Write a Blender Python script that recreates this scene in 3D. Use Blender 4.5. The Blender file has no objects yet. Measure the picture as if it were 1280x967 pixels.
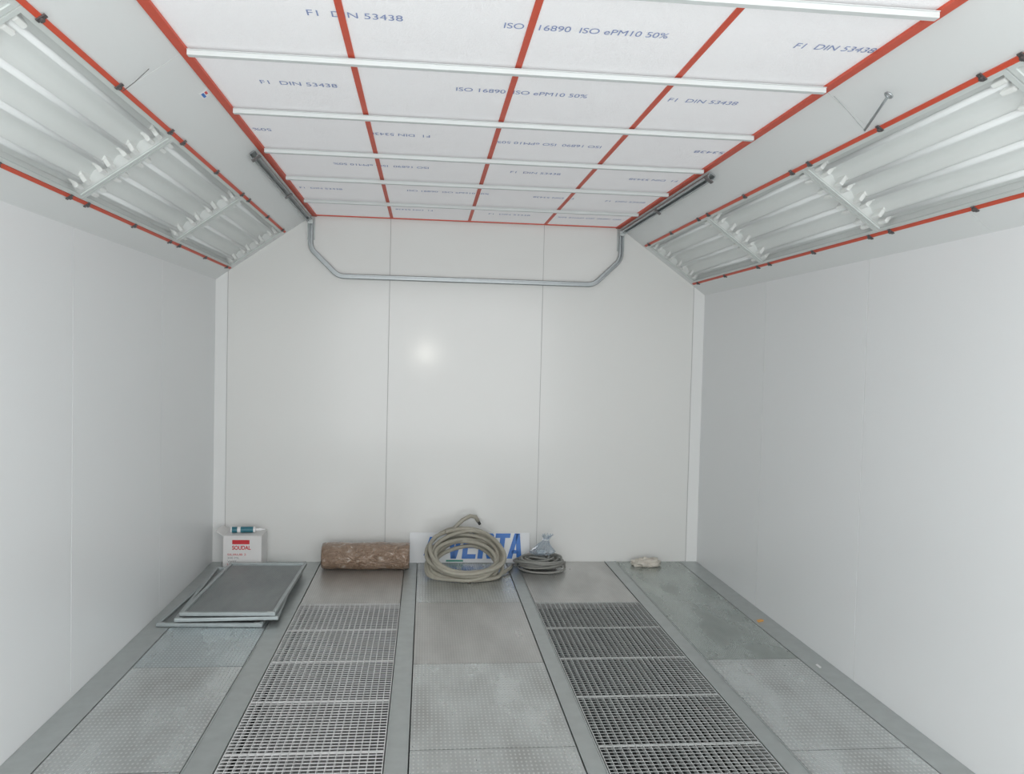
import bpy, bmesh, random
import numpy as np
from math import *
from mathutils import Vector, Matrix
from mathutils import noise as NZ
random.seed(7)
scene=bpy.context.scene
COL=bpy.context.collection

# ------------------------------------------------------------------ materials
def new_mat(name):
    m=bpy.data.materials.new(name); m.use_nodes=True
    nt=m.node_tree; b=nt.nodes['Principled BSDF']
    return m,nt,b
def pmat(name,col,rough=0.5,metal=0.0,spec=0.5,noise=0.0,nscale=5.0,bump=0.0,bscale=50.0,coat=0.0,crough=0.03,fill_glow=0.0):
    m,nt,b=new_mat(name)
    b.inputs['Base Color'].default_value=(*col,1)
    b.inputs['Roughness'].default_value=rough
    b.inputs['Metallic'].default_value=metal
    b.inputs['Specular IOR Level'].default_value=spec
    b.inputs['Coat Weight'].default_value=coat
    b.inputs['Coat Roughness'].default_value=crough
    if fill_glow>0:
        b.inputs['Emission Color'].default_value=(1,0.985,1,1); b.inputs['Emission Strength'].default_value=fill_glow
    tc=nt.nodes.new('ShaderNodeTexCoord')
    if noise>0:
        n=nt.nodes.new('ShaderNodeTexNoise'); n.inputs['Scale'].default_value=nscale; n.inputs['Detail'].default_value=5
        nt.links.new(tc.outputs['Object'],n.inputs['Vector'])
        mx=nt.nodes.new('ShaderNodeMix'); mx.data_type='RGBA'
        mx.inputs['A'].default_value=(*[c*(1-noise) for c in col],1)
        mx.inputs['B'].default_value=(*[min(1,c*(1+noise)) for c in col],1)
        nt.links.new(n.outputs['Fac'],mx.inputs['Factor'])
        nt.links.new(mx.outputs['Result'],b.inputs['Base Color'])
    if bump>0:
        n2=nt.nodes.new('ShaderNodeTexNoise'); n2.inputs['Scale'].default_value=bscale; n2.inputs['Detail'].default_value=3
        nt.links.new(tc.outputs['Object'],n2.inputs['Vector'])
        bp=nt.nodes.new('ShaderNodeBump'); bp.inputs['Strength'].default_value=bump; bp.inputs['Distance'].default_value=0.01
        nt.links.new(n2.outputs['Fac'],bp.inputs['Height']); nt.links.new(bp.outputs['Normal'],b.inputs['Normal'])
    return m
def plate_mat(name,col,rough,metal,k,amt,tint=None,wear=0.3):
    """metal sheet with a raised tear pattern, lightly stained"""
    m,nt,b=new_mat(name)
    b.inputs['Metallic'].default_value=metal
    tc=nt.nodes.new('ShaderNodeTexCoord'); sx=nt.nodes.new('ShaderNodeSeparateXYZ')
    nt.links.new(tc.outputs['Object'],sx.inputs[0])
    def M(op,a,bb=None):
        n=nt.nodes.new('ShaderNodeMath'); n.operation=op
        for i,v in enumerate((a,bb)):
            if v is None: continue
            if isinstance(v,(int,float)): n.inputs[i].default_value=v
            else: nt.links.new(v,n.inputs[i])
        return n.outputs[0]
    u=M('SINE',M('MULTIPLY',M('ADD',sx.outputs[0],M('MULTIPLY',sx.outputs[1],0.6)),k))
    v=M('SINE',M('MULTIPLY',M('SUBTRACT',sx.outputs[0],M('MULTIPLY',sx.outputs[1],0.6)),k))
    hgt=M('MAXIMUM',M('SUBTRACT',M('MULTIPLY',u,v),0.2),0.0)
    st=nt.nodes.new('ShaderNodeMapping'); st.inputs['Scale'].default_value=(2.2,0.8,1); nt.links.new(tc.outputs['Object'],st.inputs['Vector'])
    n=nt.nodes.new('ShaderNodeTexNoise'); n.inputs['Scale'].default_value=1.8; n.inputs['Detail'].default_value=5; n.inputs['Roughness'].default_value=0.6
    nt.links.new(st.outputs[0],n.inputs['Vector'])
    rp=nt.nodes.new('ShaderNodeMapRange'); rp.inputs['From Min'].default_value=0.32; rp.inputs['From Max'].default_value=0.68
    nt.links.new(n.outputs['Fac'],rp.inputs['Value'])
    mx=nt.nodes.new('ShaderNodeMix'); mx.data_type='RGBA'
    mx.inputs['A'].default_value=(*[c*(1-wear) for c in col],1)
    mx.inputs['B'].default_value=(*[min(1,c*(1+wear*0.8)) for c in (tint or col)],1)
    nt.links.new(rp.outputs['Result'],mx.inputs['Factor'])
    mx2=nt.nodes.new('ShaderNodeMix'); mx2.data_type='RGBA'
    nt.links.new(M('MULTIPLY',hgt,amt),mx2.inputs['Factor'])
    nt.links.new(mx.outputs['Result'],mx2.inputs['A'])
    mx2.inputs['B'].default_value=(*[min(1,c*1.8) for c in col],1)
    nt.links.new(mx2.outputs['Result'],b.inputs['Base Color'])
    rr=nt.nodes.new('ShaderNodeMapRange'); rr.inputs['From Min'].default_value=0.3; rr.inputs['From Max'].default_value=0.7; rr.inputs['To Min'].default_value=rough+0.07; rr.inputs['To Max'].default_value=rough-0.07
    nt.links.new(n.outputs['Fac'],rr.inputs['Value']); nt.links.new(rr.outputs['Result'],b.inputs['Roughness'])
    bp=nt.nodes.new('ShaderNodeBump'); bp.inputs['Strength'].default_value=min(1,amt); bp.inputs['Distance'].default_value=0.0025
    nt.links.new(hgt,bp.inputs['Height']); nt.links.new(bp.outputs['Normal'],b.inputs['Normal'])
    return m
WALL=pmat('painted_wall',(0.81,0.83,0.835),0.32,0,0.5)
BACKW=pmat('painted_back_wall',(0.77,0.775,0.755),0.5,0,0.2,coat=0.7,crough=0.145)
TRIMW=pmat('white_corner_trim',(0.84,0.85,0.84),0.3)
SEAM=pmat('seam_dark',(0.46,0.46,0.45),0.6)
SLOPEM=pmat('slope_panel',(0.77,0.79,0.785),0.35)
FILT=pmat('filter_fleece',(0.86,0.855,0.865),0.95,0,0.1,noise=0.015,nscale=9,bump=0.25,bscale=180,fill_glow=0.13)  # weak emission added to the fleece as fill for back corners and side walls
BARW=pmat('white_bar',(0.66,0.685,0.68),0.75,0,0.2)
RED=pmat('red_sealing',(0.64,0.085,0.04),0.5,noise=0.1,nscale=20)
GALV=pmat('galvanised',(0.46,0.49,0.485),0.35,0.6,noise=0.15,nscale=14)
ZINC=pmat('zinc_rail',(0.38,0.41,0.42),0.32,0.7,noise=0.15,nscale=25)
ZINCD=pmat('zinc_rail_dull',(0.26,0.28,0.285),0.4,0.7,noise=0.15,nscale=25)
DARK=pmat('dark_pit',(0.035,0.04,0.04),0.9)
GREYPIT=pmat('grey_pit',(0.20,0.205,0.205),0.9)
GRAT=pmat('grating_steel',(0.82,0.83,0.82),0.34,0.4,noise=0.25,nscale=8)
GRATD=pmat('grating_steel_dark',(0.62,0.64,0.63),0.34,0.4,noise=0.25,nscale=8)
PL_A=plate_mat('tread_plate',(0.54,0.55,0.54),0.30,0.8,160,0.8,tint=(0.60,0.63,0.63),wear=0.16)
PL_B=plate_mat('tread_plate_blue',(0.51,0.56,0.575),0.28,0.8,160,0.7,wear=0.16)
PL_C=plate_mat('smooth_plate',(0.52,0.515,0.50),0.33,0.7,210,0.5,wear=0.14)
PL_G=plate_mat('greenish_plate',(0.385,0.425,0.405),0.27,0.6,230,0.2,wear=0.22)
FRAMEM=pmat('frame_steel',(0.40,0.44,0.445),0.36,0.55,noise=0.2,nscale=15)
CLIP=pmat('clip_dark',(0.13,0.12,0.12),0.4,0.5)
SOCK=pmat('socket_white',(0.95,0.95,0.93),0.4)
REFL=pmat('reflector_white',(0.92,0.935,0.925),0.6,0,0.3)
TUBE=pmat('fluorescent_tube',(0.93,0.94,0.95),0.35)
ALU=pmat('fixture_frame',(0.66,0.70,0.68),0.45,0.1)
INK=pmat('blue_ink',(0.27,0.335,0.56),0.8)
BLUE=pmat('sign_blue',(0.01,0.16,0.56),0.4)
SIGNW=pmat('sign_white',(0.76,0.785,0.80),0.4)
CARD=pmat('box_white_card',(0.78,0.77,0.76),0.6,noise=0.04,nscale=10)
REDP=pmat('print_red',(0.62,0.03,0.04),0.5)
GREYP=pmat('print_grey',(0.35,0.35,0.36),0.6)
WHP=pmat('print_white',(0.85,0.85,0.85),0.5)
TEAL=pmat('cartridge_teal',(0.03,0.17,0.22),0.35)
HOSE=pmat('beige_hose',(0.37,0.35,0.29),0.5,noise=0.15,nscale=30)
CABLE=pmat('grey_cable',(0.27,0.27,0.25),0.5,noise=0.15,nscale=30)
RAG=pmat('pale_rag',(0.66,0.62,0.55),0.9,noise=0.2,nscale=25,bump=0.5,bscale=40)
ORNG=pmat('orange_scrap',(0.75,0.4,0.12),0.7)
BLK=pmat('black_rubber',(0.04,0.04,0.04),0.6)
GREENP=pmat('green_print',(0.03,0.3,0.22),0.5)
MESHP=plate_mat('filter_mesh',(0.245,0.265,0.265),0.5,0.35,300,0.9,wear=0.12)
def roll_mat():
    m,nt,b=new_mat('brown_paper_in_film')
    tc=nt.nodes.new('ShaderNodeTexCoord')
    mp=nt.nodes.new('ShaderNodeMapping'); mp.inputs['Scale'].default_value=(0.8,1.2,1.2); nt.links.new(tc.outputs['Object'],mp.inputs['Vector'])
    n=nt.nodes.new('ShaderNodeTexNoise'); n.inputs['Scale'].default_value=13; n.inputs['Detail'].default_value=5; n.inputs['Distortion'].default_value=1.4
    nt.links.new(mp.outputs[0],n.inputs['Vector'])
    r=nt.nodes.new('ShaderNodeValToRGB')
    r.color_ramp.elements[0].position=0.35; r.color_ramp.elements[0].color=(0.23,0.145,0.09,1)
    r.color_ramp.elements[1].position=0.76; r.color_ramp.elements[1].color=(0.60,0.53,0.46,1)
    e=r.color_ramp.elements.new(0.60); e.color=(0.32,0.215,0.145,1)
    nt.links.new(n.outputs['Fac'],r.inputs[0]); nt.links.new(r.outputs[0],b.inputs['Base Color'])
    b.inputs['Roughness'].default_value=0.35; b.inputs['Coat Weight'].default_value=1.0; b.inputs['Coat Roughness'].default_value=0.05
    n2=nt.nodes.new('ShaderNodeTexNoise'); n2.inputs['Scale'].default_value=20; n2.inputs['Detail'].default_value=3; n2.inputs['Distortion'].default_value=2.5
    nt.links.new(mp.outputs[0],n2.inputs['Vector'])
    bp=nt.nodes.new('ShaderNodeBump'); bp.inputs['Strength'].default_value=1.0; bp.inputs['Distance'].default_value=0.022
    nt.links.new(n2.outputs['Fac'],bp.inputs['Height']); nt.links.new(bp.outputs['Normal'],b.inputs['Coat Normal']); nt.links.new(bp.outputs['Normal'],b.inputs['Normal'])
    return m
ROLL=roll_mat()
def clear_mat(name,tint,fac,top=0.5,haze=0.0,hazecol=(0.8,0.82,0.81)):
    m=bpy.data.materials.new(name); m.use_nodes=True; nt=m.node_tree; nt.nodes.clear()
    o=nt.nodes.new('ShaderNodeOutputMaterial'); t=nt.nodes.new('ShaderNodeBsdfTransparent'); t.inputs[0].default_value=(*tint,1)
    base=t.outputs[0]
    if haze>0:
        dd=nt.nodes.new('ShaderNodeBsdfDiffuse'); dd.inputs[0].default_value=(*hazecol,1)
        tl=nt.nodes.new('ShaderNodeBsdfTranslucent'); tl.inputs[0].default_value=(*hazecol,1)
        h1=nt.nodes.new('ShaderNodeMixShader'); h1.inputs[0].default_value=0.35; nt.links.new(dd.outputs[0],h1.inputs[1]); nt.links.new(tl.outputs[0],h1.inputs[2])
        h2=nt.nodes.new('ShaderNodeMixShader'); h2.inputs[0].default_value=haze; nt.links.new(t.outputs[0],h2.inputs[1]); nt.links.new(h1.outputs[0],h2.inputs[2]); base=h2.outputs[0]
    g=nt.nodes.new('ShaderNodeBsdfGlossy'); g.inputs['Roughness'].default_value=0.08
    f=nt.nodes.new('ShaderNodeLayerWeight'); f.inputs['Blend'].default_value=0.5
    p=nt.nodes.new('ShaderNodeMath'); p.operation='POWER'; p.inputs[1].default_value=5.0; nt.links.new(f.outputs['Facing'],p.inputs[0])
    a=nt.nodes.new('ShaderNodeMath'); a.operation='MULTIPLY_ADD'; a.inputs[1].default_value=top; a.inputs[2].default_value=fac
    nt.links.new(p.outputs[0],a.inputs[0])
    x=nt.nodes.new('ShaderNodeMixShader'); nt.links.new(a.outputs[0],x.inputs[0]); nt.links.new(base,x.inputs[1]); nt.links.new(g.outputs[0],x.inputs[2]); nt.links.new(x.outputs[0],o.inputs[0])
    return m
GLASS=clear_mat('pane_glass',(0.99,1.0,0.995),0.02,0.30,haze=0.18,hazecol=(0.86,0.88,0.87))
CLEARP=clear_mat('clear_film',(0.84,0.89,0.94),0.12,0.6,haze=0.25,hazecol=(0.7,0.75,0.78))

# ------------------------------------------------------------------ helpers
def finish(o,parent=None,label=None,cat=None,group=None,kind=None):
    COL.objects.link(o)
    if parent is not None: o.parent=parent
    if label: o['label']=label
    if cat: o['category']=cat
    if group: o['group']=group
    if kind: o['kind']=kind
    return o
def mesh_obj(name,V,Fc,mat,smooth=False,**kw):
    me=bpy.data.meshes.new(name); me.from_pydata([tuple(v) for v in V],[],[tuple(f) for f in Fc])
    me.materials.append(mat)
    bm=bmesh.new(); bm.from_mesh(me); bmesh.ops.recalc_face_normals(bm,faces=bm.faces); bm.to_mesh(me); bm.free()
    if smooth: me.polygons.foreach_set('use_smooth',[True]*len(me.polygons))
    me.update()
    return finish(bpy.data.objects.new(name,me),**kw)
def empty(name,loc,**kw):
    o=bpy.data.objects.new(name,None); o.location=loc; o.empty_display_size=0.1
    return finish(o,**kw)
class MB:
    def __init__(s): s.V=[];s.F=[]
    def hexa(s,P):
        b=len(s.V); s.V+=[tuple(p) for p in P]
        for f in ((0,1,2,3),(7,6,5,4),(0,4,5,1),(1,5,6,2),(2,6,7,3),(3,7,4,0)): s.F.append(tuple(b+i for i in f))
    def box(s,x0,x1,y0,y1,z0,z1):
        s.hexa([(x0,y0,z0),(x1,y0,z0),(x1,y1,z0),(x0,y1,z0),(x0,y0,z1),(x1,y0,z1),(x1,y1,z1),(x0,y1,z1)])
    def sweep(s,pts,r,n=8,closed=False):
        pts=[Vector(p) for p in pts]; N=len(pts); b=len(s.V)
        up=Vector((0,0,1)); prev=None
        for i,p in enumerate(pts):
            if closed: t=(pts[(i+1)%N]-pts[i-1])
            else: t=pts[min(i+1,N-1)]-pts[max(i-1,0)]
            t.normalize()
            if prev is None:
                a=up if abs(t.z)<0.9 else Vector((1,0,0))
                u=(a-t*a.dot(t)).normalized()
            else:
                u=(prev-t*prev.dot(t)).normalized()
            prev=u; v=t.cross(u)
            rr=r[i] if isinstance(r,(list,tuple)) else r
            for k in range(n):
                an=2*pi*k/n
                s.V.append(tuple(p+u*cos(an)*rr+v*sin(an)*rr))
        M=N if closed else N-1
        for i in range(M):
            for k in range(n):
                a=b+i*n+k; c=b+i*n+(k+1)%n; j=(i+1)%N
                s.F.append((a,c,b+j*n+(k+1)%n,b+j*n+k))
        if not closed:
            s.F.append(tuple(b+k for k in range(n))[::-1]); s.F.append(tuple(b+(N-1)*n+k for k in range(n)))
    def obj(s,name,mat,**kw): return mesh_obj(name,s.V,s.F,mat,**kw)
def bevel(o,w=0.003,seg=2):
    m=o.modifiers.new('bevel','BEVEL'); m.width=w; m.segments=seg; m.limit_method='ANGLE'
    return o
def rest_relative(o,parent):
    o.parent=parent; o.matrix_parent_inverse=Matrix.Translation(-parent.location)
    return o
def text_mesh(body,width,height,offset=0.0,shear=0.0,extrude=0.0):
    c=bpy.data.curves.new('t','FONT'); c.body=body; c.size=1; c.offset=offset; c.shear=shear; c.extrude=extrude
    o=bpy.data.objects.new('t',c); COL.objects.link(o)
    dg=bpy.context.evaluated_depsgraph_get(); dg.update()
    me=bpy.data.meshes.new_from_object(o.evaluated_get(dg))
    bpy.data.objects.remove(o)
    xs=[v.co.x for v in me.vertices]; ys=[v.co.y for v in me.vertices]
    x0,x1,y0,y1=min(xs),max(xs),min(ys),max(ys)
    for v in me.vertices:
        v.co.x=((v.co.x-x0)/(x1-x0)-0.5)*width; v.co.y=((v.co.y-y0)/(y1-y0)-0.5)*height
    return me
def text_obj(name,body,width,height,mat,matrix,parent=None,**k):
    me=text_mesh(body,width,height,**k); me.name=name; me.materials.clear(); me.materials.append(mat)
    o=bpy.data.objects.new(name,me); COL.objects.link(o)
    if parent is not None:
        o.parent=parent
        o.matrix_local=Matrix.Translation(-parent.location)@matrix
    else: o.matrix_local=matrix
    return o

# ------------------------------------------------------------------ room
W=2.0; YF=-7.6; Z1=2.2604; ZC=2.7981; A=1.2507
g=0.0022
mb=MB()
xs=[-1.905,-0.632,0.621,1.905]
for i in range(3):
    mb.box(xs[i]+g,xs[i+1]-g,0,0.05,-0.4,2.95)
mb.obj('wall_back',BACKW,kind='structure')
mb=MB(); mb.box(-2.1,2.1,0.003,0.06,-0.4,2.95); mb.obj('wall_back_joint',SEAM,kind='structure')
mb=MB()
for sgn in (-1,1):
    a,b=sorted((sgn*1.9075,sgn*2.05)); mb.box(a,b,-0.0015,0.05,-0.4,2.9)
mb.obj('trim_1',TRIMW,kind='structure')
def side_wall(name,sgn,seams):
    mb=MB(); ys=[YF]+seams+[0.02]
    for i in range(len(ys)-1):
        a,b=sorted((sgn*2.0,sgn*2.05)); mb.box(a,b,ys[i]+(0.0032 if i else 0),ys[i+1]-(0.0032 if i<len(ys)-2 else 0),-0.4,Z1+0.03)
    mb.obj(name,WALL,kind='structure')
    mb=MB(); a,b=sorted((sgn*2.003,sgn*2.06)); mb.box(a,b,YF,0.02,-0.4,Z1+0.02); mb.obj(name+'_joint',SEAM,kind='structure')
side_wall('wall_left',-1,[-6.72,-5.375,-4.03,-2.688,-1.345])
side_wall('wall_right',1,[-6.66,-5.31,-3.97,-2.629,-1.284])

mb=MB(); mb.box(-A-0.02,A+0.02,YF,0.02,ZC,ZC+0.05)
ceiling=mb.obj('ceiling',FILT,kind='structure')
tn=2
for x,w in ((-0.625,0.024),(0.0,0.024),(0.625,0.024)):
    mb=MB(); mb.box(x-w/2,x+w/2,YF,-0.01,ZC-0.004,ZC+0.002); mb.obj('trim_%d'%tn,RED,kind='structure'); tn+=1
for s in (-1,1):
    mb=MB(); a,b=sorted((s*(A-0.032),s*(A+0.004))); mb.box(a,b,YF,-0.005,ZC-0.012,ZC+0.002); mb.obj('trim_%d'%tn,RED,kind='structure'); tn+=1
mb=MB(); mb.box(-A,A,-0.03,-0.002,ZC-0.006,ZC+0.002); mb.obj('trim_%d'%tn,RED,kind='structure'); tn+=1
for y in (-0.74,-1.51,-2.20,-2.93,-3.66,-4.39,-5.12,-5.85,-6.58):
    mb=MB()
    mb.box(-A+0.035,A-0.03,y-0.019,y+0.019,ZC-0.014,ZC-0.0115)
    mb.box(-A+0.035,A-0.03,y-0.014,y+0.014,ZC-0.032,ZC-0.014)
    o=mb.obj('trim_%d'%tn,BARW,kind='structure'); bevel(o,0.002); tn+=1
F1='F1  DIN 53438'; IS='ISO 16890  ISO ePM10 50%'
def ctext(body,x,y,w,flip=False,h=0.046):
    M=Matrix.Translation((x,y,ZC-0.0015))@Matrix.Rotation(pi,4,'X')
    if flip: M=M@Matrix.Rotation(pi,4,'Z')
    text_obj('printed_marking',body,w,h,INK,M,parent=ceiling)
for body,x,y,w,fl in ((F1,-0.58,-4.05,0.31,0),('ISO   16890  ISO ePM10 50%',0.19,-4.05,0.56,0),(F1,1.07,-4.04,0.29,0),
    (F1,-0.87,-3.31,0.31,0),(IS,0.05,-3.36,0.55,0),(F1,0.82,-3.38,0.30,0),
    ('50%',-1.16,-2.56,0.09,1),(F1,-0.48,-2.59,0.30,1),(IS,0.28,-2.55,0.55,1),('53438',1.13,-2.56,0.16,1),
    (IS,-0.61,-1.88,0.55,1),(F1,0.30,-1.88,0.30,0),(F1,1.03,-1.84,0.30,1),
    (F1,-1.05,-1.12,0.28,0),(IS,-0.20,-1.18,0.55,0),(F1,0.52,-1.15,0.28,1),(F1,1.03,-1.12,0.28,0),
    (F1,-0.44,-0.44,0.28,1),(F1,0.29,-0.41,0.32,0),(IS,0.92,-0.39,0.5,1)):
    ctext(body,x,y,w,bool(fl))

# ------------------------------------------------------------------ sloping light banks
CT,ST=0.75/0.9229,0.5377/0.9229
def SP(side,s,y,n): return (side*(2-s*CT-n*ST),y,Z1+s*ST-n*CT)
def sbox(mb,side,s0,s1,y0,y1,n0,n1):
    mb.hexa([SP(side,*q) for q in ((s0,y0,n0),(s1,y0,n0),(s1,y1,n0),(s0,y1,n0),(s0,y0,n1),(s1,y0,n1),(s1,y1,n1),(s0,y1,n1))])
SL,SU,SE=0.165,0.650,0.9229
B=[-0.10,-1.53,-2.95,-4.37,-5.79]
for side,nm in ((-1,'left'),(1,'right')):
    mb=MB()
    ys=[YF,-5.9,-3.60,-0.0]
    for i in range(3):
        sbox(mb,side,-0.02,SL-0.012,ys[i]+0.0015,ys[i+1]-0.0015,-0.03,0)
        sbox(mb,side,SU+0.012,SE+0.01,ys[i]+0.0015,ys[i+1]-0.0015,-0.03,0)
    sbox(mb,side,SL-0.02,SU+0.02,B[0]+0.0,0.0,-0.03,0)
    sbox(mb,side,SL-0.02,SU+0.02,YF,B[4],-0.03,0)
    mb.obj('wall_%s_slope'%nm,SLOPEM,kind='structure')
    mb=MB(); sbox(mb,side,-0.05,SE+0.05,YF,0.05,-0.22,-0.20)
    sbox(mb,side,-0.02,SL-0.02,YF,0.0,-0.05,-0.032)
    sbox(mb,side,SU+0.02,SE+0.01,YF,0.0,-0.05,-0.032)
    mb.obj('wall_%s_slope_joint'%nm,SEAM,kind='structure')
    for s in (SL-0.014,SU+0.014):
        mb=MB(); sbox(mb,side,s-0.009,s+0.009,YF,-0.06,-0.001,0.006)
        mb.obj('trim_%d'%tn,RED,kind='structure'); tn+=1

def fixture(side,y0,y1):
    base=SP(side,(SL+SU)/2,(y0+y1)/2,0)
    e=empty('light_fixture',base,label='recessed light with four unlit tubes behind glass, red sealed edges',cat='light fixture',group='glazed lights along the sloping panels')
    def put(o): return rest_relative(o,e)
    mb=MB()
    n=81; D=0.060
    rows=[]
    for i in range(n):
        t=i/(n-1); s=SL+0.005+t*(SU-SL-0.01)
        dep=-D+0.022*(0.5-0.5*cos(2*pi*4*t))
        a=len(mb.V); mb.V+= [SP(side,s,y0+0.01,dep),SP(side,s,y1-0.01,dep)]
        rows.append(a)
    for i in range(n-1): mb.F.append((rows[i],rows[i+1],rows[i+1]+1,rows[i]+1))
    put(mb.obj('reflector',REFL,smooth=True))
    mb=MB()
    sbox(mb,side,SL-0.012,SL+0.004,y0,y1,-0.12,-0.008)
    sbox(mb,side,SU-0.004,SU+0.012,y0,y1,-0.12,-0.008)
    sbox(mb,side,SL,SU,y0,y0+0.01,-0.12,-0.008)
    sbox(mb,side,SL,SU,y1-0.01,y1,-0.12,-0.008)
    sbox(mb,side,SL,SU,y0,y1,-0.125,-0.115)
    put(mb.obj('housing',REFL))
    mb=MB()
    sbox(mb,side,SL-0.004,SL+0.014,y0,y1,-0.006,0.003)
    sbox(mb,side,SU-0.014,SU+0.004,y0,y1,-0.006,0.003)
    sbox(mb,side,SL+0.014,SU-0.014,y0,y0+0.024,-0.006,0.003)
    sbox(mb,side,SL+0.014,SU-0.014,y1-0.024,y1,-0.006,0.003)
    put(mb.obj('frame',ALU))
    mb=MB(); mb.V=[SP(side,SL+0.012,y0+0.022,-0.002),SP(side,SU-0.012,y0+0.022,-0.002),SP(side,SU-0.012,y1-0.022,-0.002),SP(side,SL+0.012,y1-0.022,-0.002)]; mb.F=[(0,1,2,3)]
    put(mb.obj('glass_pane',GLASS))
    ss=[SL+(SU-SL)*(k+0.5)/4 for k in range(4)]
    for s in ss:
        mb=MB(); mb.sweep([SP(side,s,y0+0.075,-0.026),SP(side,s,y1-0.075,-0.026)],0.012,12)
        put(mb.obj('fluorescent_tube',TUBE,smooth=True))
        for ye in (y0+0.080,y1-0.080):
            mb=MB()
            sbox(mb,side,s-0.031,s-0.010,ye-0.034,ye+0.034,-0.060,-0.003)
            sbox(mb,side,s+0.010,s+0.031,ye-0.034,ye+0.034,-0.060,-0.003)
            sbox(mb,side,s-0.033,s+0.033,ye-0.040,ye+0.040,-0.065,-0.038)
            o=mb.obj('lamp_socket',SOCK); bevel(o,0.005); put(o)
    for s,d in ((SL-0.014,1),(SU+0.014,-1)):
        for yc in (y0+0.09,(y0+y1)/2,y1-0.09):
            mb=MB()
            a,b=sorted((s-d*0.018,s+d*0.014))
            sbox(mb,side,a,b,yc-0.010,yc+0.010,0.006,0.011)
            mb.sweep([SP(side,s,yc,0.010),SP(side,s,yc,0.019)],0.008,8)
            put(mb.obj('clip',CLIP))
    return e
for side in (-1,1):
    for i in range(4): fixture(side,B[i+1]+0.004,B[i]-0.004)

mb=MB(); mb.sweep([SP(-1,SU+0.014,-3.64,0.02),SP(-1,SU+0.07,-3.65,0.02),SP(-1,SU+0.14,-3.66,0.012)],0.0014,6)
mb.obj('wire',CLIP,label='short thin dark wire on the sloping panel beside a light',cat='wire')
mb=MB(); mb.sweep([SP(1,0.885,-3.62,0.004),SP(1,0.80,-3.622,0.016),SP(1,0.705,-3.62,0.03)],0.0012,6)
mb.obj('wire',GALV,label='thin wire running down to a metal hook rod',cat='wire')
hk=empty('hook_rod',SP(1,0.70,-3.62,0.03),label='thin grey metal rod with a ring end on the sloping panel',cat='hook')
p0=Vector(SP(1,0.70,-3.62,0.03)); p1=Vector(SP(1,0.785,-3.92,0.045))
mb=MB(); mb.sweep([p0,p1],0.005,8); rest_relative(mb.obj('rod',ZINC,smooth=True),hk)
d=(p1-p0).normalized(); c=p1+d*0.013
mb=MB()
nrm=Vector(SP(1,0,0,1))-Vector(SP(1,0,0,0)); sd=d.cross(nrm).normalized()
mb.sweep([c+d*cos(t)*0.013+sd*sin(t)*0.013 for t in [2*pi*i/20 for i in range(20)]],0.0045,8,closed=True); rest_relative(mb.obj('ring',ZINC,smooth=True),hk)
mb=MB(); sbox(mb,-1,0.865,0.905,-3.20,-3.13,0.0005,0.0015)
st=mb.obj('sticker',WHP,label='small white sticker with a blue and red mark',cat='sticker')
mb=MB(); sbox(mb,-1,0.872,0.884,-3.19,-3.14,0.0015,0.002); o=mb.obj('blue_mark',BLUE); o.parent=st
mb=MB(); sbox(mb,-1,0.888,0.898,-3.19,-3.16,0.0015,0.002); o=mb.obj('red_mark',REDP); o.parent=st

# ------------------------------------------------------------------ galvanised rail (C section)
def rail(pts,nvec,w=0.040,d=0.032,t=0.004):
    mb=MB(); pts=[Vector(p) for p in pts]; nv=Vector(nvec).normalized(); N=len(pts)
    prof=[(-w/2,d-0.006),(-w/2,0.006),(-w/2+0.006,0),(w/2-0.006,0),(w/2,0.006),(w/2,d-0.006),(w/2-0.006,d),(w/2-0.012,d),(w/2-0.012,d-t),(w/2-t,d-t),(w/2-t,t),(-w/2+t,t),(-w/2+t,d-t),(-w/2+0.012,d-t),(-w/2+0.012,d),(-w/2+0.006,d)]
    for i,p in enumerate(pts):
        a=(pts[i]-pts[i-1]).normalized() if i>0 else None; b=(pts[i+1]-pts[i]).normalized() if i<N-1 else None
        if a is None: a=b
        if b is None: b=a
        t_=(a+b).normalized(); sd=nv.cross(t_).normalized(); k=1/max(0.3,t_.dot(a))
        for (u,v) in prof: mb.V.append(tuple(p+sd*u*k+nv*v))
    n=len(prof)
    for i in range(N-1):
        for k in range(n): mb.F.append((i*n+k,i*n+(k+1)%n,(i+1)*n+(k+1)%n,(i+1)*n+k))
    mb.F.append(tuple(range(n))[::-1]); mb.F.append(tuple((N-1)*n+k for k in range(n)))
    return mb
def fillet(pts,r,n=6):
    out=[Vector(pts[0])]
    for i in range(1,len(pts)-1):
        p=Vector(pts[i]); a=(Vector(pts[i-1])-p).normalized(); b=(Vector(pts[i+1])-p).normalized()
        for j in range(n+1):
            t=j/n; out.append((p+a*r)*(1-t)**2+p*2*t*(1-t)+(p+b*r)*t*t)
    out.append(Vector(pts[-1])); return out
rl=empty('door_rail',(0,-0.04,2.31),label='galvanised steel channel rail bent around the top of the wall',cat='rail')
x,xa,zt,zb,zm=1.262,1.04,2.74,2.53,2.315
yy=-0.012
mb=rail(fillet([(-x,yy,zt),(-x,yy,zb),(-xa,yy,zm),(xa,yy,zm),(x,yy,zb),(x,yy,zt)],0.05),(0,-1,0),w=0.040)
rest_relative(mb.obj('cross_rail',ZINC),rl)
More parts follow.
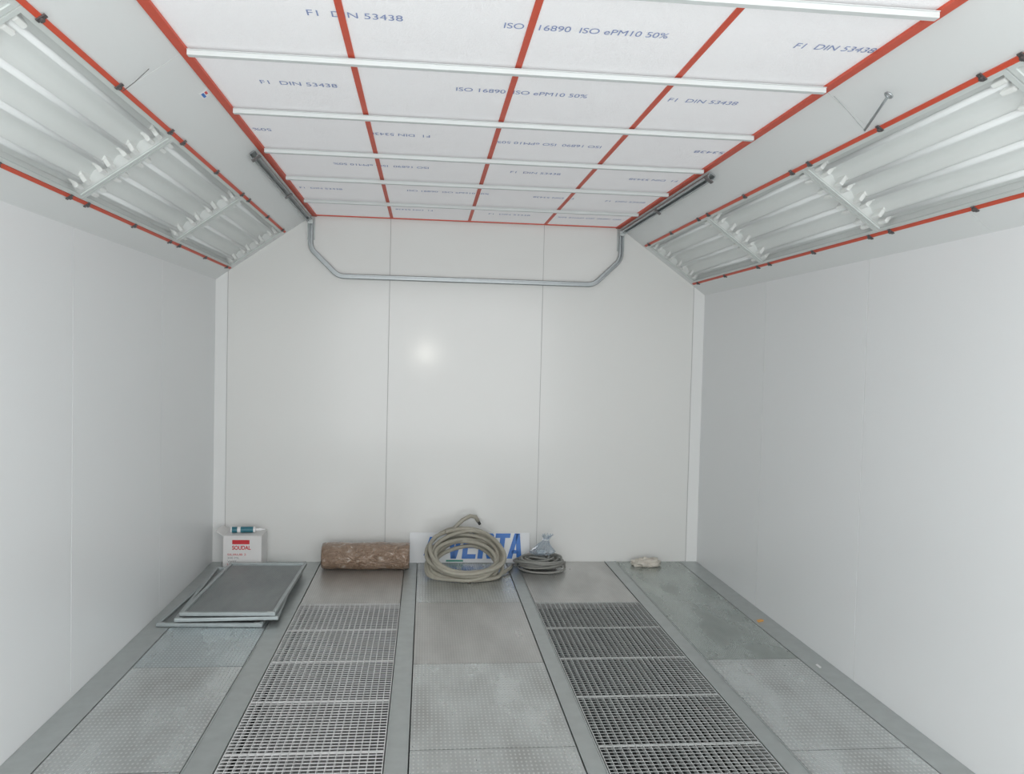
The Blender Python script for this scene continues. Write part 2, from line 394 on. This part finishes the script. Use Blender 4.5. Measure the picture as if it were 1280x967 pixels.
for s in (-1,1):
    P=[SP(s,0.878,-2.19,0.004),SP(s,0.878,-0.05,0.004)]
    nn=Vector(SP(s,0,0,1))-Vector(SP(s,0,0,0))
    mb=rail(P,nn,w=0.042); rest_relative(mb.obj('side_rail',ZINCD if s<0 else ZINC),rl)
    mb=MB()
    a,b=sorted((s*(x-0.03),s*(x+0.03)))
    mb.box(a,b,-0.011,-0.004,2.60,2.78); mb.box(a+0.01,b-0.01,-0.075,-0.046,2.72,2.755)
    rest_relative(mb.obj('joint_plate',GALV),rl)
    for yb_ in (-2.17,-1.1):
        mb=MB(); sbox(mb,s,0.85,0.906,yb_-0.02,yb_+0.02,0.036,0.042)
        rest_relative(mb.obj('rail_bracket',CLIP),rl)

# ------------------------------------------------------------------ floor
YB=-4.41
lanes=[(-1.85,-1.27),(-1.14,-0.465),(-0.365,0.365),(0.455,1.20),(1.30,1.85)]
beams=[(-2.0,-1.85),(-1.27,-1.14),(-0.465,-0.365),(0.365,0.455),(1.20,1.30),(1.85,2.0)]
mb=MB()
for a,b in beams:
    mb.box(a+0.002,b-0.002,YF,0.0,-0.12,0.0)
    if abs(a)<1.9 and abs(b)<1.9:
        mb.box(a+0.002,a+0.008,YF,0.0,0,0.004); mb.box(b-0.008,b-0.002,YF,0.0,0,0.004)
for a,b in lanes: mb.box(a,b,YF,YB,-0.12,-0.002)
mb.obj('floor',GALV,kind='structure')
mb=MB()
for k,(a,b) in enumerate(lanes):
    mb.box(a,b,YB,0.0,-0.45,-0.40)
    mb.box(a-0.03,a,YB,0.0,-0.45,-0.12); mb.box(b,b+0.03,YB,0.0,-0.45,-0.12)
mb.obj('floor_pit',DARK,kind='structure')
mb=MB(); mb.box(-1.14,-0.465,YB,0.0,-0.2,-0.19); mb.obj('floor_pit_lining',GREYPIT,kind='structure')

def plate(k,y0,y1,mat,label):
    a,b=lanes[k]; mb=MB(); mb.box(a+0.004,b-0.004,y0+0.003,y1-0.003,-0.006,0.0)
    mb.box(a+0.004,b-0.004,y0+0.003,y0+0.007,-0.035,-0.006); mb.box(a+0.004,b-0.004,y1-0.007,y1-0.003,-0.035,-0.006)
    return mb.obj('floor_plate',mat,label=label,cat='floor plate',group='metal plates laid in the booth floor')
LT='shiny aluminium tread plate with a raised pattern laid in the floor'
for a,b in ((-1.16,-0.003),(-2.30,-1.16),(-3.45,-2.30),(YB,-3.45)):
    plate(0,a,b,PL_B if a in (-2.30,-1.16) else PL_A,LT)
plate(1,-1.17,-0.003,PL_C,'smooth grey steel cover plate at the end of a grating lane')
plate(2,-0.26,-0.003,PL_A,LT); plate(2,-1.15,-0.26,PL_A,LT)
plate(2,-2.30,-1.15,PL_C,'dull grey steel floor plate with a fine pattern')
plate(2,-3.31,-2.30,PL_A,LT); plate(2,YB,-3.31,PL_A,LT)
plate(3,-1.17,-0.003,PL_C,'smooth grey steel cover plate at the end of a grating lane')
plate(4,-2.29,-0.003,PL_G,'smooth greenish-grey steel floor plate beside the wall')
plate(4,-3.40,-2.29,PL_A,LT); plate(4,YB,-3.40,PL_A,LT)

def grating_mesh(w,L,mat,rod,tx):
    mb=MB()
    mb.box(0,w,0,0.003,-0.004,0.0006); mb.box(0,w,L-0.003,L,-0.006,0.0006); mb.box(0,0.004,0,L,-0.03,0.001); mb.box(w-0.004,w,0,L,-0.03,0.001)
    n=int(round(L/0.0297))
    for i in range(1,n):
        yy=i*L/n; mb.box(0,w,yy-tx,yy+tx,-rod,0.0003)
    m=int(round(w/0.0335))
    for i in range(1,m):
        xx=i*w/m; mb.box(xx-0.0014,xx+0.0014,0,L,-0.024,0.0010)
    me=bpy.data.meshes.new('floor_grating'); me.from_pydata(mb.V,[],mb.F); me.materials.append(mat)
    bm=bmesh.new(); bm.from_mesh(me); bmesh.ops.recalc_face_normals(bm,faces=bm.faces); bm.to_mesh(me); bm.free()
    return me
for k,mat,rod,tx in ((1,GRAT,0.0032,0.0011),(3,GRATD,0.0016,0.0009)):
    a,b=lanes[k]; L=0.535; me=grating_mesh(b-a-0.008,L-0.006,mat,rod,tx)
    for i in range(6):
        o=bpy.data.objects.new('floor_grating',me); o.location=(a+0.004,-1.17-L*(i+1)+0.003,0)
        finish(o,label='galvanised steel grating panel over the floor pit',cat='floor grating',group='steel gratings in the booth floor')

# ------------------------------------------------------------------ objects on the floor
def frame(cx,cy,w,l,z,rot,h=0.024):
    e=empty('filter_frame',(cx,cy,z),label='grey steel frame with fine mesh in a stack on the floor',cat='metal frame',group='stacked steel mesh frames')
    e.rotation_euler=(0,0,radians(rot))
    mb=MB(); t=0.024
    mb.box(-w/2,w/2,-l/2,-l/2+t,0,h); mb.box(-w/2,w/2,l/2-t,l/2,0,h)
    mb.box(-w/2,-w/2+t,-l/2+t,l/2-t,0,h); mb.box(w/2-t,w/2,-l/2+t,l/2-t,0,h)
    mb.box(-w/2+t,w/2-t,-l/2+t,-l/2+t+0.02,0.002,h*0.45); mb.box(-w/2+t,w/2-t,l/2-t-0.02,l/2-t,0.002,h*0.45)
    o=mb.obj('rim',FRAMEM); bevel(o,0.005,3); o.parent=e
    mb=MB(); mb.box(-w/2+t,w/2-t,-l/2+t,l/2-t,h*0.25,h*0.35)
    o=mb.obj('mesh_panel',MESHP); o.parent=e
    for sx in (-1,1):
        for sy in (-1,1):
            mb=MB(); mb.box(sx*(w/2-0.032)-0.02,sx*(w/2-0.032)+0.02,sy*(l/2-0.013)-0.007,sy*(l/2-0.013)+0.007,h,h+0.002)
            o=mb.obj('corner_plate',GALV); o.parent=e
    return e
frame(-1.585,-1.01,0.64,1.27,0.001,-2.6)
frame(-1.545,-0.99,0.62,1.26,0.029,2.6)
frame(-1.505,-0.98,0.58,1.26,0.057,-0.8)

BX0,BX1,BY0,BY1,BH=-1.855,-1.565,-0.28,-0.04,0.270
bx=empty('cardboard_box',((BX0+BX1)/2,(BY0+BY1)/2,0),label='white cardboard carton with a red logo beside the wall',cat='box')
mb=MB(); mb.box(BX0,BX1,BY0,BY1,0.001,BH); o=mb.obj('carton',CARD); bevel(o,0.004); rest_relative(o,bx)
mb=MB(); mb.hexa([(BX0,BY0,BH),(BX0+0.003,BY0,BH),(BX0+0.003,BY1,BH),(BX0,BY1,BH),(BX0-0.06,BY0,BH+0.035),(BX0-0.057,BY0,BH+0.038),(BX0-0.057,BY1,BH+0.038),(BX0-0.06,BY1,BH+0.035)])
rest_relative(mb.obj('flap',CARD),bx)
def front(x,z,y): return Matrix.Translation((x,y,z))@Matrix.Rotation(pi/2,4,'X')
mb=MB(); mb.box(-1.785,-1.655,BY0-0.0012,BY0-0.0004,0.205,0.238); rest_relative(mb.obj('red_logo_field',REDP),bx)
text_obj('logo_lettering','SOUDAL',0.14,0.032,REDP,front(-1.715,0.178,BY0-0.0012),parent=bx,offset=0.03)
for i in range(4):
    text_obj('small_print',('SILIRUB 2','300 ML','WIT','12 X')[i],(0.14,0.09,0.07,0.06)[i],0.015,(REDP,GREYP,GREYP,REDP)[i],front(-1.77+(0.01,-0.015,-0.025,-0.03)[i]+0.01,0.125-0.026*i,BY0-0.0012),parent=bx)
mb=MB(); mb.sweep([(-1.61+0.012*cos(2*pi*i/16),BY0-0.001,0.05+0.012*sin(2*pi*i/16)) for i in range(16)],0.002,6,closed=True); rest_relative(mb.obj('red_ring_mark',REDP),bx)
ct=empty('sealant_cartridge',(-1.71,-0.17,BH+0.026),label='dark teal and white sealant cartridge lying on the carton',cat='cartridge')
ct.rotation_euler=(0,0,radians(5))
def lathe_x(prof,n=20):
    mb=MB(); mb.sweep([(p[0],0,0) for p in prof],[p[1] for p in prof],n); return mb
o=lathe_x([(-0.10,0.0235),(0.06,0.0235)]).obj('body',TEAL,smooth=False); o.parent=ct
o=lathe_x([(-0.108,0.025),(-0.10,0.025)]).obj('end_cap',WHP); o.parent=ct
o=lathe_x([(-0.06,0.0238),(-0.035,0.0238)]).obj('label_band',WHP); o.parent=ct
o=lathe_x([(0.06,0.0240),(0.072,0.024),(0.080,0.010),(0.10,0.009),(0.102,0.012),(0.15,0.004)]).obj('nozzle',WHP); o.parent=ct

def roll():
    e=empty('wrapped_roll',(-0.765,-0.235,0.0),label='brown paper roll wrapped in crinkled clear film',cat='roll')
    L=0.68; R=0.105; n=48; m=40
    V=[];Fc=[]
    for i in range(m+1):
        x=-L/2+L*i/m
        for k in range(n):
            an=2*pi*k/n
            rr=R+0.007*NZ.noise(Vector((x*9,cos(an)*1.5,sin(an)*1.5)))+0.004*NZ.noise(Vector((x*30,cos(an)*5,sin(an)*5)))
            if i in (0,m): rr-=0.008
            zz=max(rr*sin(an),-R+0.004)
            V.append((x,rr*cos(an),R+zz))
    for i in range(m):
        for k in range(n): Fc.append((i*n+k,i*n+(k+1)%n,(i+1)*n+(k+1)%n,(i+1)*n+k))
    for end,x0,sg in ((0,-L/2,1),(m,L/2,-1)):
        b=len(V)
        for k in range(n):
            an=2*pi*k/n; V.append((x0+sg*0.012,0.035*cos(an),R+0.035*sin(an)))
        for k in range(n): Fc.append((end*n+k,end*n+(k+1)%n,b+(k+1)%n,b+k))
        Fc.append(tuple(b+k for k in range(n)))
    o=mesh_obj('roll_body',V,Fc,ROLL,smooth=True); o.parent=e
roll()

sg=empty('sign_board',(0.07,-0.03,0),label='white sign board with blue lettering leaning against the wall',cat='sign')
tilt=radians(9)
Ms=Matrix.Translation((0.07,-0.052,0.002))@Matrix.Rotation(-tilt,4,'X')
mb=MB(); mb.box(-0.50,0.49,-0.002,0.002,0,0.245); o=mb.obj('board',SIGNW); o.data.transform(Ms); rest_relative(o,sg)
H=0.205; lw=0.122; th=0.042
def letter(polys,x0):
    mb=MB()
    for P in polys:
        b=len(mb.V)
        P=[(x0+px+0.10*(pz/H-0.5)*0.25,pz+0.034) for px,pz in P]
        mb.V+=[(px,-0.0050,pz) for px,pz in P]+[(px,-0.0030,pz) for px,pz in P]; n=len(P)
        mb.F.append(tuple(b+i for i in range(n))); mb.F.append(tuple(b+n+i for i in range(n))[::-1])
        for i in range(n): mb.F.append((b+i,b+(i+1)%n,b+n+(i+1)%n,b+n+i))
    o=mb.obj('letter',BLUE); o.data.transform(Ms); rest_relative(o,sg)
def rect(a,b,c,d): return [(a,c),(b,c),(b,d),(a,d)]
t2=0.036
V_=[[(0,H),(th,H),(lw/2+0.004,t2*1.4),(lw/2+0.022,0),(lw/2-0.022,0)],[(lw,H),(lw-th,H),(lw/2-0.004,t2*1.4),(lw/2-0.022,0),(lw/2+0.022,0)]]
E_=[rect(0,th,0,H),rect(th,lw*0.92,0,t2),rect(th,lw*0.84,H/2-t2/2,H/2+t2/2),rect(th,lw*0.92,H-t2,H)]
R_=[rect(0,th,0,H),rect(th,lw*0.66,H-t2,H),rect(th,lw*0.66,H*0.42,H*0.42+t2),rect(lw*0.64,lw*0.95,H*0.42+0.016,H-0.016),[(lw*0.64,H*0.42),(lw*0.85,H*0.42),(lw*0.95,H*0.42+0.016),(lw*0.64,H*0.42+0.016)],[(lw*0.64,H-0.016),(lw*0.95,H-0.016),(lw*0.85,H),(lw*0.64,H)],[(lw*0.42,H*0.42),(lw*0.76,H*0.42),(lw,0),(lw*0.64,0)]]
T_=[rect(0,lw,H-t2,H),rect(lw/2-th/2,lw/2+th/2,0,H-t2)]
A_=[[(0,0),(th,0),(lw/2+0.012,H),(lw/2-0.022,H)],[(lw,0),(lw-th,0),(lw/2-0.012,H),(lw/2+0.022,H)],rect(lw*0.28,lw*0.72,H*0.20,H*0.20+t2*0.8)]
x=-0.190
for L_ in (V_,E_,R_,T_,A_):
    letter(L_,x); x+=lw+(0.007 if L_ is not T_ else -0.006)
mb=MB(); x=-0.385
mb.hexa([(x,-0.0045,0.06),(x+0.06,-0.0045,0.06),(x+0.06,-0.003,0.06),(x,-0.003,0.06),(x+0.05,-0.0045,0.21),(x+0.085,-0.0045,0.21),(x+0.085,-0.003,0.21),(x+0.05,-0.003,0.21)])
o=mb.obj('blue_emblem_stroke',BLUE); o.data.transform(Ms); rest_relative(o,sg)
mb=MB(); mb.box(-0.20,-0.06,-0.0045,-0.003,0.010,0.024); o=mb.obj('green_line',GREENP); o.data.transform(Ms); rest_relative(o,sg)

def big_coil():
    e=empty('air_hose',(0.0,-0.42,0.0),label='thick beige hose in a big loose coil leaning on a sign',cat='hose')
    lean=radians(27); u=Vector((1,0,0)); v=Vector((0,cos(lean),sin(lean))); w=u.cross(v)
    c=Vector((0.012,-0.40,0.165)); r=0.0160
    pts=[]; loops=11; per=44
    rnd=[[random.uniform(-.022,.018),random.uniform(-.055,.03),random.uniform(-1,1),random.uniform(0,6.28),random.uniform(.262,.312)] for _ in range(loops+2)]
    for k in (2,5,8): rnd[k][4]=0.225; rnd[k][1]=-0.075; rnd[k][0]=0.015*(-1)**k-0.02
    for i in range(loops*per+1):
        t=i/per; k=int(t); f=t-k; f=f*f*(3-2*f)
        a_,b_=rnd[k],rnd[k+1]
        ox,oy,tw,ph,R=[a_[j]*(1-f)+b_[j]*f for j in range(5)]
        layer=(t/loops-0.5)*0.13
        an=2*pi*t+2.2
        sx=1.03-0.15*sin(an)
        p=c+u*(R*sx*cos(an)+ox)+v*(R*0.95*sin(an)+oy+0.012*sin(3*an+ph))+w*(layer+0.055*tw*sin(an+ph))
        pts.append(p)
    pts=[Vector((0.120,-0.15,0.365)),Vector((0.125,-0.16,0.425)),Vector((0.075,-0.165,0.462)),Vector((0.0,-0.175,0.41)),Vector((-0.09,-0.20,0.33))]+pts
    for p in pts:
        if p.z<r+0.002: p.z=r+0.002
        if p.y>-0.09: p.y=-0.09
    for _ in range(3):
        pts=[pts[0]]+[(pts[i-1]+pts[i]*2+pts[i+1])/4 for i in range(1,len(pts)-1)]+[pts[-1]]
    mb=MB(); mb.sweep(pts,r,10); rest_relative(mb.obj('hose',HOSE,smooth=True),e)
    mb=MB(); mb.sweep([pts[0],pts[0]+(pts[0]-pts[1]).normalized()*0.03],0.012,12); rest_relative(mb.obj('hose_fitting',BLK,smooth=False),e)
    q=fillet([(-0.02,-0.66,0.018),(0.16,-0.61,0.018),(0.29,-0.47,0.018),(0.37,-0.33,0.03),(0.395,-0.20,0.018)],0.07,5)
    mb=MB(); mb.sweep(q,r,10); rest_relative(mb.obj('hose_end',HOSE,smooth=True),e)
big_coil()

def small_coil():
    e=empty('cable_coil',(0.62,-0.27,0.0),label='thin grey cable coiled in a tangled pile on the floor',cat='cable')
    r=0.0085; pts=[]; loops=20; per=32; rr=[random.uniform(-.035,.035) for _ in range(loops+2)]; r2=[random.uniform(-.032,.032) for _ in range(loops+2)]
    for i in range(loops*per+1):
        t=i/per; k=int(t); f=t-k
        R=0.060+0.115*(0.5+0.5*sin(t*2.4)); o=rr[k]*(1-f)+rr[k+1]*f; o2=r2[k]*(1-f)+r2[k+1]*f
        an=2*pi*t
        z=r+0.002+0.072*t/loops+0.017*(1+sin(an*1+k*1.7))*min(1,t)
        pts.append(Vector((0.62+R*1.08*cos(an)+o,-0.27+R*0.80*sin(an)+o2,z)))
    mb=MB(); mb.sweep(pts,r,8); rest_relative(mb.obj('cable',CABLE,smooth=True),e)
    mb=MB(); mb.sweep([(0.44,-0.19,0.013),(0.42,-0.14,0.013),(0.46,-0.10,0.013),(0.53,-0.09,0.013)],0.0085,8); rest_relative(mb.obj('cable_end',CABLE,smooth=True),e)
small_coil()
V=[];Fc=[];K=36
prof=[(0.0,0.05),(0.008,0.080),(0.025,0.090),(0.055,0.072),(0.085,0.048),(0.112,0.024),(0.126,0.018),(0.146,0.030),(0.160,0.042)]
for j,(z,rr_) in enumerate(prof):
    for k in range(K):
        an=2*pi*k/K
        q=rr_*(1+0.30*NZ.noise(Vector((cos(an)*2.2,sin(an)*2.2,z*18)))+0.14*sin(k*2.4+j))
        V.append((q*cos(an)+z*0.30,q*sin(an)*0.8,z+0.012*sin(k*1.7)*(j>5)))
for j in range(len(prof)-1):
    for k in range(K): Fc.append((j*K+k,j*K+(k+1)%K,(j+1)*K+(k+1)%K,(j+1)*K+k))
Fc.append(tuple(range(K))[::-1])
pb=empty('plastic_bag',(0.625,-0.27,0.122),label='crumpled clear plastic bag lying on the coiled cable',cat='bag')
o=mesh_obj('film',V,Fc,CLEARP,smooth=False); o.parent=pb
mb=MB(); mb.sweep([(0.036+0.019*cos(2*pi*i/14),0.016*sin(2*pi*i/14),0.119) for i in range(14)],0.0035,6,closed=True); o=mb.obj('tie',WHP); o.parent=pb
mb=MB(); mb.box(-0.035,0.035,-0.03,0.03,0.004,0.034); o=mb.obj('content',pmat('pale_blue_content',(0.45,0.52,0.56),0.4)); bevel(o,0.012,3); o.parent=pb

bm=bmesh.new(); bmesh.ops.create_icosphere(bm,subdivisions=5,radius=1)
for v in bm.verts:
    p=v.co.copy(); d=1+0.34*NZ.noise(p*1.9)+0.30*abs(NZ.noise(p*4.0+Vector((3,1,2))))+0.14*NZ.noise(p*9)
    v.co=Vector((p.x*0.108*d,p.y*0.068*d,max(0.0,0.021+p.z*0.040*d)))
me=bpy.data.meshes.new('rag'); bm.to_mesh(me); bm.free(); me.materials.append(RAG); me.polygons.foreach_set('use_smooth',[True]*len(me.polygons))
o=bpy.data.objects.new('rag',me); o.location=(1.53,-0.14,0.001)
finish(o,label='crumpled pale rag lying on the greenish floor plate',cat='rag')

mb=MB(); mb.hexa([(1.875,-1.64,0.001),(1.92,-1.62,0.001),(1.915,-1.585,0.001),(1.88,-1.60,0.001),(1.875,-1.64,0.004),(1.92,-1.62,0.012),(1.915,-1.585,0.006),(1.88,-1.60,0.003)])
mb.obj('paper_scrap',ORNG,label='tiny orange scrap on the metal floor edge',cat='scrap')
mb=MB(); mb.hexa([(1.90,-2.45,0.001),(1.912,-2.445,0.001),(1.915,-2.39,0.001),(1.90,-2.40,0.001),(1.90,-2.45,0.003),(1.912,-2.445,0.005),(1.915,-2.39,0.004),(1.90,-2.40,0.003)])
mb.obj('paper_scrap',WHP,label='small white scrap on the floor edge beside the wall',cat='scrap')

# ------------------------------------------------------------------ camera
yw,pt,rr=0.1032,-0.0344,0.0243
Fv=Vector((sin(yw)*cos(pt),cos(yw)*cos(pt),sin(pt))); R0=Vector((cos(yw),-sin(yw),0)); U0=R0.cross(Fv)
Rv=cos(rr)*R0+sin(rr)*U0; Uv=-sin(rr)*R0+cos(rr)*U0
cam=bpy.data.cameras.new('camera'); co=bpy.data.objects.new('camera',cam); COL.objects.link(co)
co.matrix_world=Matrix((( Rv.x,Uv.x,-Fv.x,-0.3254),(Rv.y,Uv.y,-Fv.y,-6.8563),(Rv.z,Uv.z,-Fv.z,1.6909),(0,0,0,1)))
cam.sensor_width=36; cam.lens=1042.7/1280*36; cam.clip_start=0.05
scene.camera=co

# ------------------------------------------------------------------ light
w=bpy.data.worlds.new('world'); scene.world=w; w.use_nodes=True
bg=w.node_tree.nodes['Background']; bg.inputs[0].default_value=(0.955,0.985,1.0,1); bg.inputs[1].default_value=0.84
def area(name,loc,rot,sx,sy,power,col):
    l=bpy.data.lights.new(name,'AREA'); l.shape='RECTANGLE'; l.size=sx; l.size_y=sy; l.energy=power; l.color=col
    o=bpy.data.objects.new(name,l); o.location=loc; o.rotation_euler=rot; COL.objects.link(o); return o
area('doorway_daylight',(0,-7.75,1.45),(radians(90),0,0),3.9,2.7,124,(0.975,0.99,1.0))
l=bpy.data.lights.new('phone_torch','POINT'); l.energy=24; l.shadow_soft_size=0.05; l.color=(1,0.97,0.88)
o=bpy.data.objects.new('phone_torch',l); o.location=(-0.335,-6.87,1.74); COL.objects.link(o)
scene.view_settings.view_transform='Standard'
